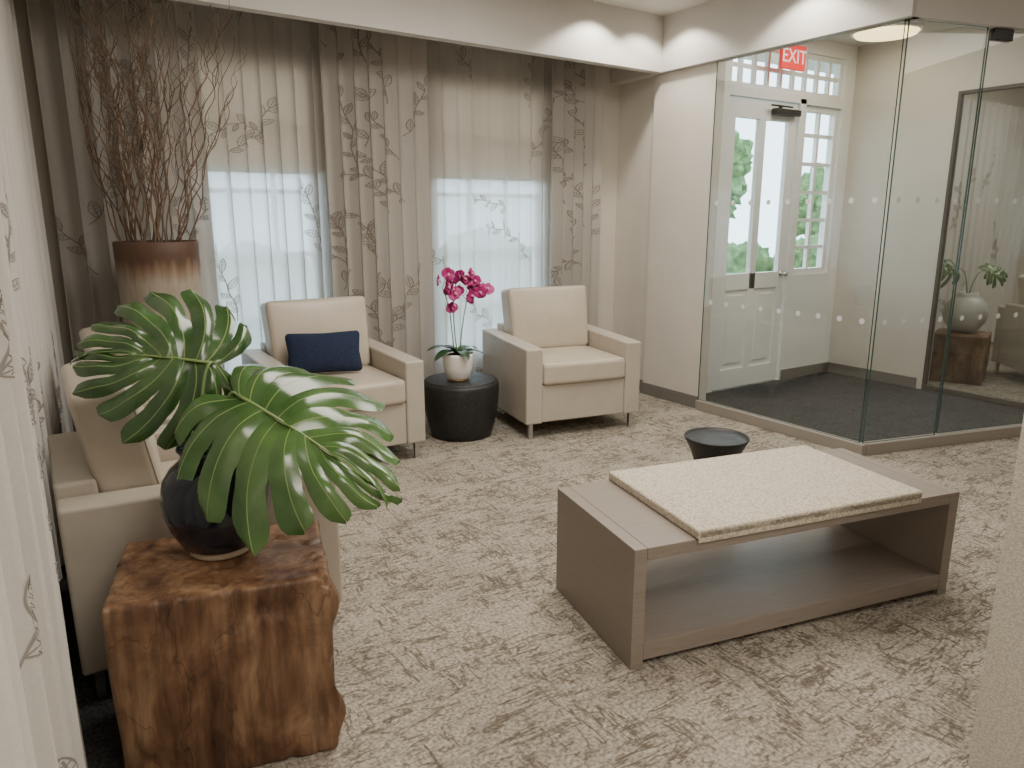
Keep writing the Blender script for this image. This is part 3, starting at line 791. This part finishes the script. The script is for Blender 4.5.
obj('diffuser', lathe([(.249,-.02),(.23,-.05),(.15,-.065),(0,-.07)], 48), M['lamp'], cl, True)

# ------------------------------------------------------------------ other lounge
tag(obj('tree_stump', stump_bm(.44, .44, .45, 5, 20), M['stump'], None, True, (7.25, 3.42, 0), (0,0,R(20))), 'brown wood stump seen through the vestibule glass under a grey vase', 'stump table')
v2p = Vector((7.25, 3.42, .460))
v2 = thing('vase', 'round grey vase with monstera leaves in the lounge beyond the glass', 'vase', v2p)
obj('body', lathe([(0,0),(.09,0),(.11,.01),(.17,.09),(.19,.17),(.17,.25),(.12,.31),(.085,.335),(.09,.36),(.08,.36),(.07,.335),(.14,.25),(.16,.16),(.10,.04),(0,.03)], 48), M['vase_grey'], v2, True)
m2 = v2p+Vector((0,0,.27))
leaf_at('monstera leaf reaching left from the grey vase beyond the glass', m2+Vector((-.14,.06,.30)), m2+Vector((-.46,.16,.36)), (-.5,-.6,.5), m2, .16, nl=7, droop=.3, bend=.2, seed=12)
leaf_at('monstera leaf leaning right from the grey vase beyond the glass', m2+Vector((.19,-.06,.28)), m2+Vector((.46,-.16,.28)), (-.4,-.7,.6), m2, .13, nl=7, droop=.3, bend=.2, seed=14)
curtain('pale leaf printed curtain in the lounge beyond the vestibule glass', (7.6, DY-.10, 0), (9.9, DY-.10, 0), dn, .03, 2.7, .045, .15, M['drape_light'], 71, 12)

# ------------------------------------------------------------------ outside
struct('ground', B(((-12, WY+.13, -.30), (26, 24, -.12))), M['ground'])
def shrub(label, x, y, rx, rz, seed):
    bm = bmesh.new(); bmesh.ops.create_icosphere(bm, subdivisions=5, radius=1)
    for v in bm.verts:
        n = v.co.normalized(); k = 1+.20*noise.noise(n*2.2+Vector((seed,0,0)))+.16*noise.noise(n*7+Vector((0,seed,0)))+.10*noise.noise(n*19)
        v.co = Vector((n.x*rx*k, n.y*rx*k, n.z*rz*k))
    zm = min(v.co.z for v in bm.verts)
    for v in bm.verts: v.co.z -= zm
    tag(obj('shrub', bm, M['hedge'], None, True, (x, y, -.12)), label, 'shrub', 'shrubs outside the windows')
for i, (x, y, rx, rz) in enumerate(((2.1, 8.6, .75, .60), (5.0, 8.4, .8, .66), (8.3, 7.0, .55, .60), (10.2, 7.2, .6, .6))):
    shrub('green shrub outside in the garden, blurred by window glass', x, y, rx, rz, i*3.3)
def tree(label, x, y, k0, seed):
    tr = thing('tree', label, 'tree', (x, y, -.12))
    bm = bmesh.new(); tube(bm, [(0,0,0), (.05,.02,.8*k0), (0,0,1.7*k0)], [.14,.11,.08], 10); obj('trunk', bm, M['bark'], tr, True)
    bm = bmesh.new(); bmesh.ops.create_icosphere(bm, subdivisions=5, radius=1)
    for v in bm.verts:
        n = v.co.normalized(); q = n+Vector((seed, 0, seed))
        k = 1+.3*noise.noise(q*2.0)+.26*noise.noise(q*6)+.2*noise.noise(q*17); v.co = Vector((n.x*.75*k, n.y*.75*k, n.z*.95*k+2.3))*k0
    obj('crown', bm, M['hedge'], tr, True)
tree('green leafy tree outside seen through the entrance door glass', 10.0, 9.4, 1.0, 1.3)
tree('smaller green tree outside seen through the sidelight beside the door', 14.2, 9.8, .8, 4.1)

# ------------------------------------------------------------------ lights
wd = bpy.data.worlds.new('world'); SC.world = wd; wd.use_nodes = True
bg = wd.node_tree.nodes['Background']; bg.inputs[0].default_value = (.70, .85, 1.0, 1); bg.inputs[1].default_value = 7.0
def area(name, loc, sx, sy, p, col=(1,.925,.825), rot=(0,0,0)):
    l = bpy.data.lights.new(name, 'AREA'); l.shape = 'RECTANGLE'; l.size = sx; l.size_y = sy; l.energy = p; l.color = col
    o = bpy.data.objects.new(name, l); COL.objects.link(o); o.location = loc; o.rotation_euler = rot; return o
area('ceiling_fill', (2.2, 2.6, 2.97), 1.8, 1.6, 92)  # unseen soft lamp added to light the seating area, no fixture modelled
area('ceiling_fill', (1.0, -.8, 2.97), 1.6, 1.6, 78)  # added fill just behind the camera, brightens sides facing it
area('vestibule_fill', (5.4, 3.4, 2.97), 1.0, .8, 22)  # added fill to brighten the vestibule, separate from its round ceiling light
area('lounge_fill', (8.2, 2.6, 2.97), 2, 2, 50)  # unseen lamp added to brighten the lounge beyond the glass
area('hall_fill', (5, -.3, 2.97), 3, 2, 48)  # added fill over the out-of-view hall, no fixture there
def spot(loc, p, ang=126):
    l = bpy.data.lights.new('downlight', 'SPOT'); l.energy = p; l.spot_size = R(ang); l.spot_blend = .3; l.shadow_soft_size = .04; l.color = (1,.94,.83)
    o = bpy.data.objects.new('downlight', l); COL.objects.link(o); o.location = loc
spot((3.60, 4.25, 2.98), 38); spot((4.07, 4.23, 2.98), 28); spot((4.07, 3.16, 2.98), 38)
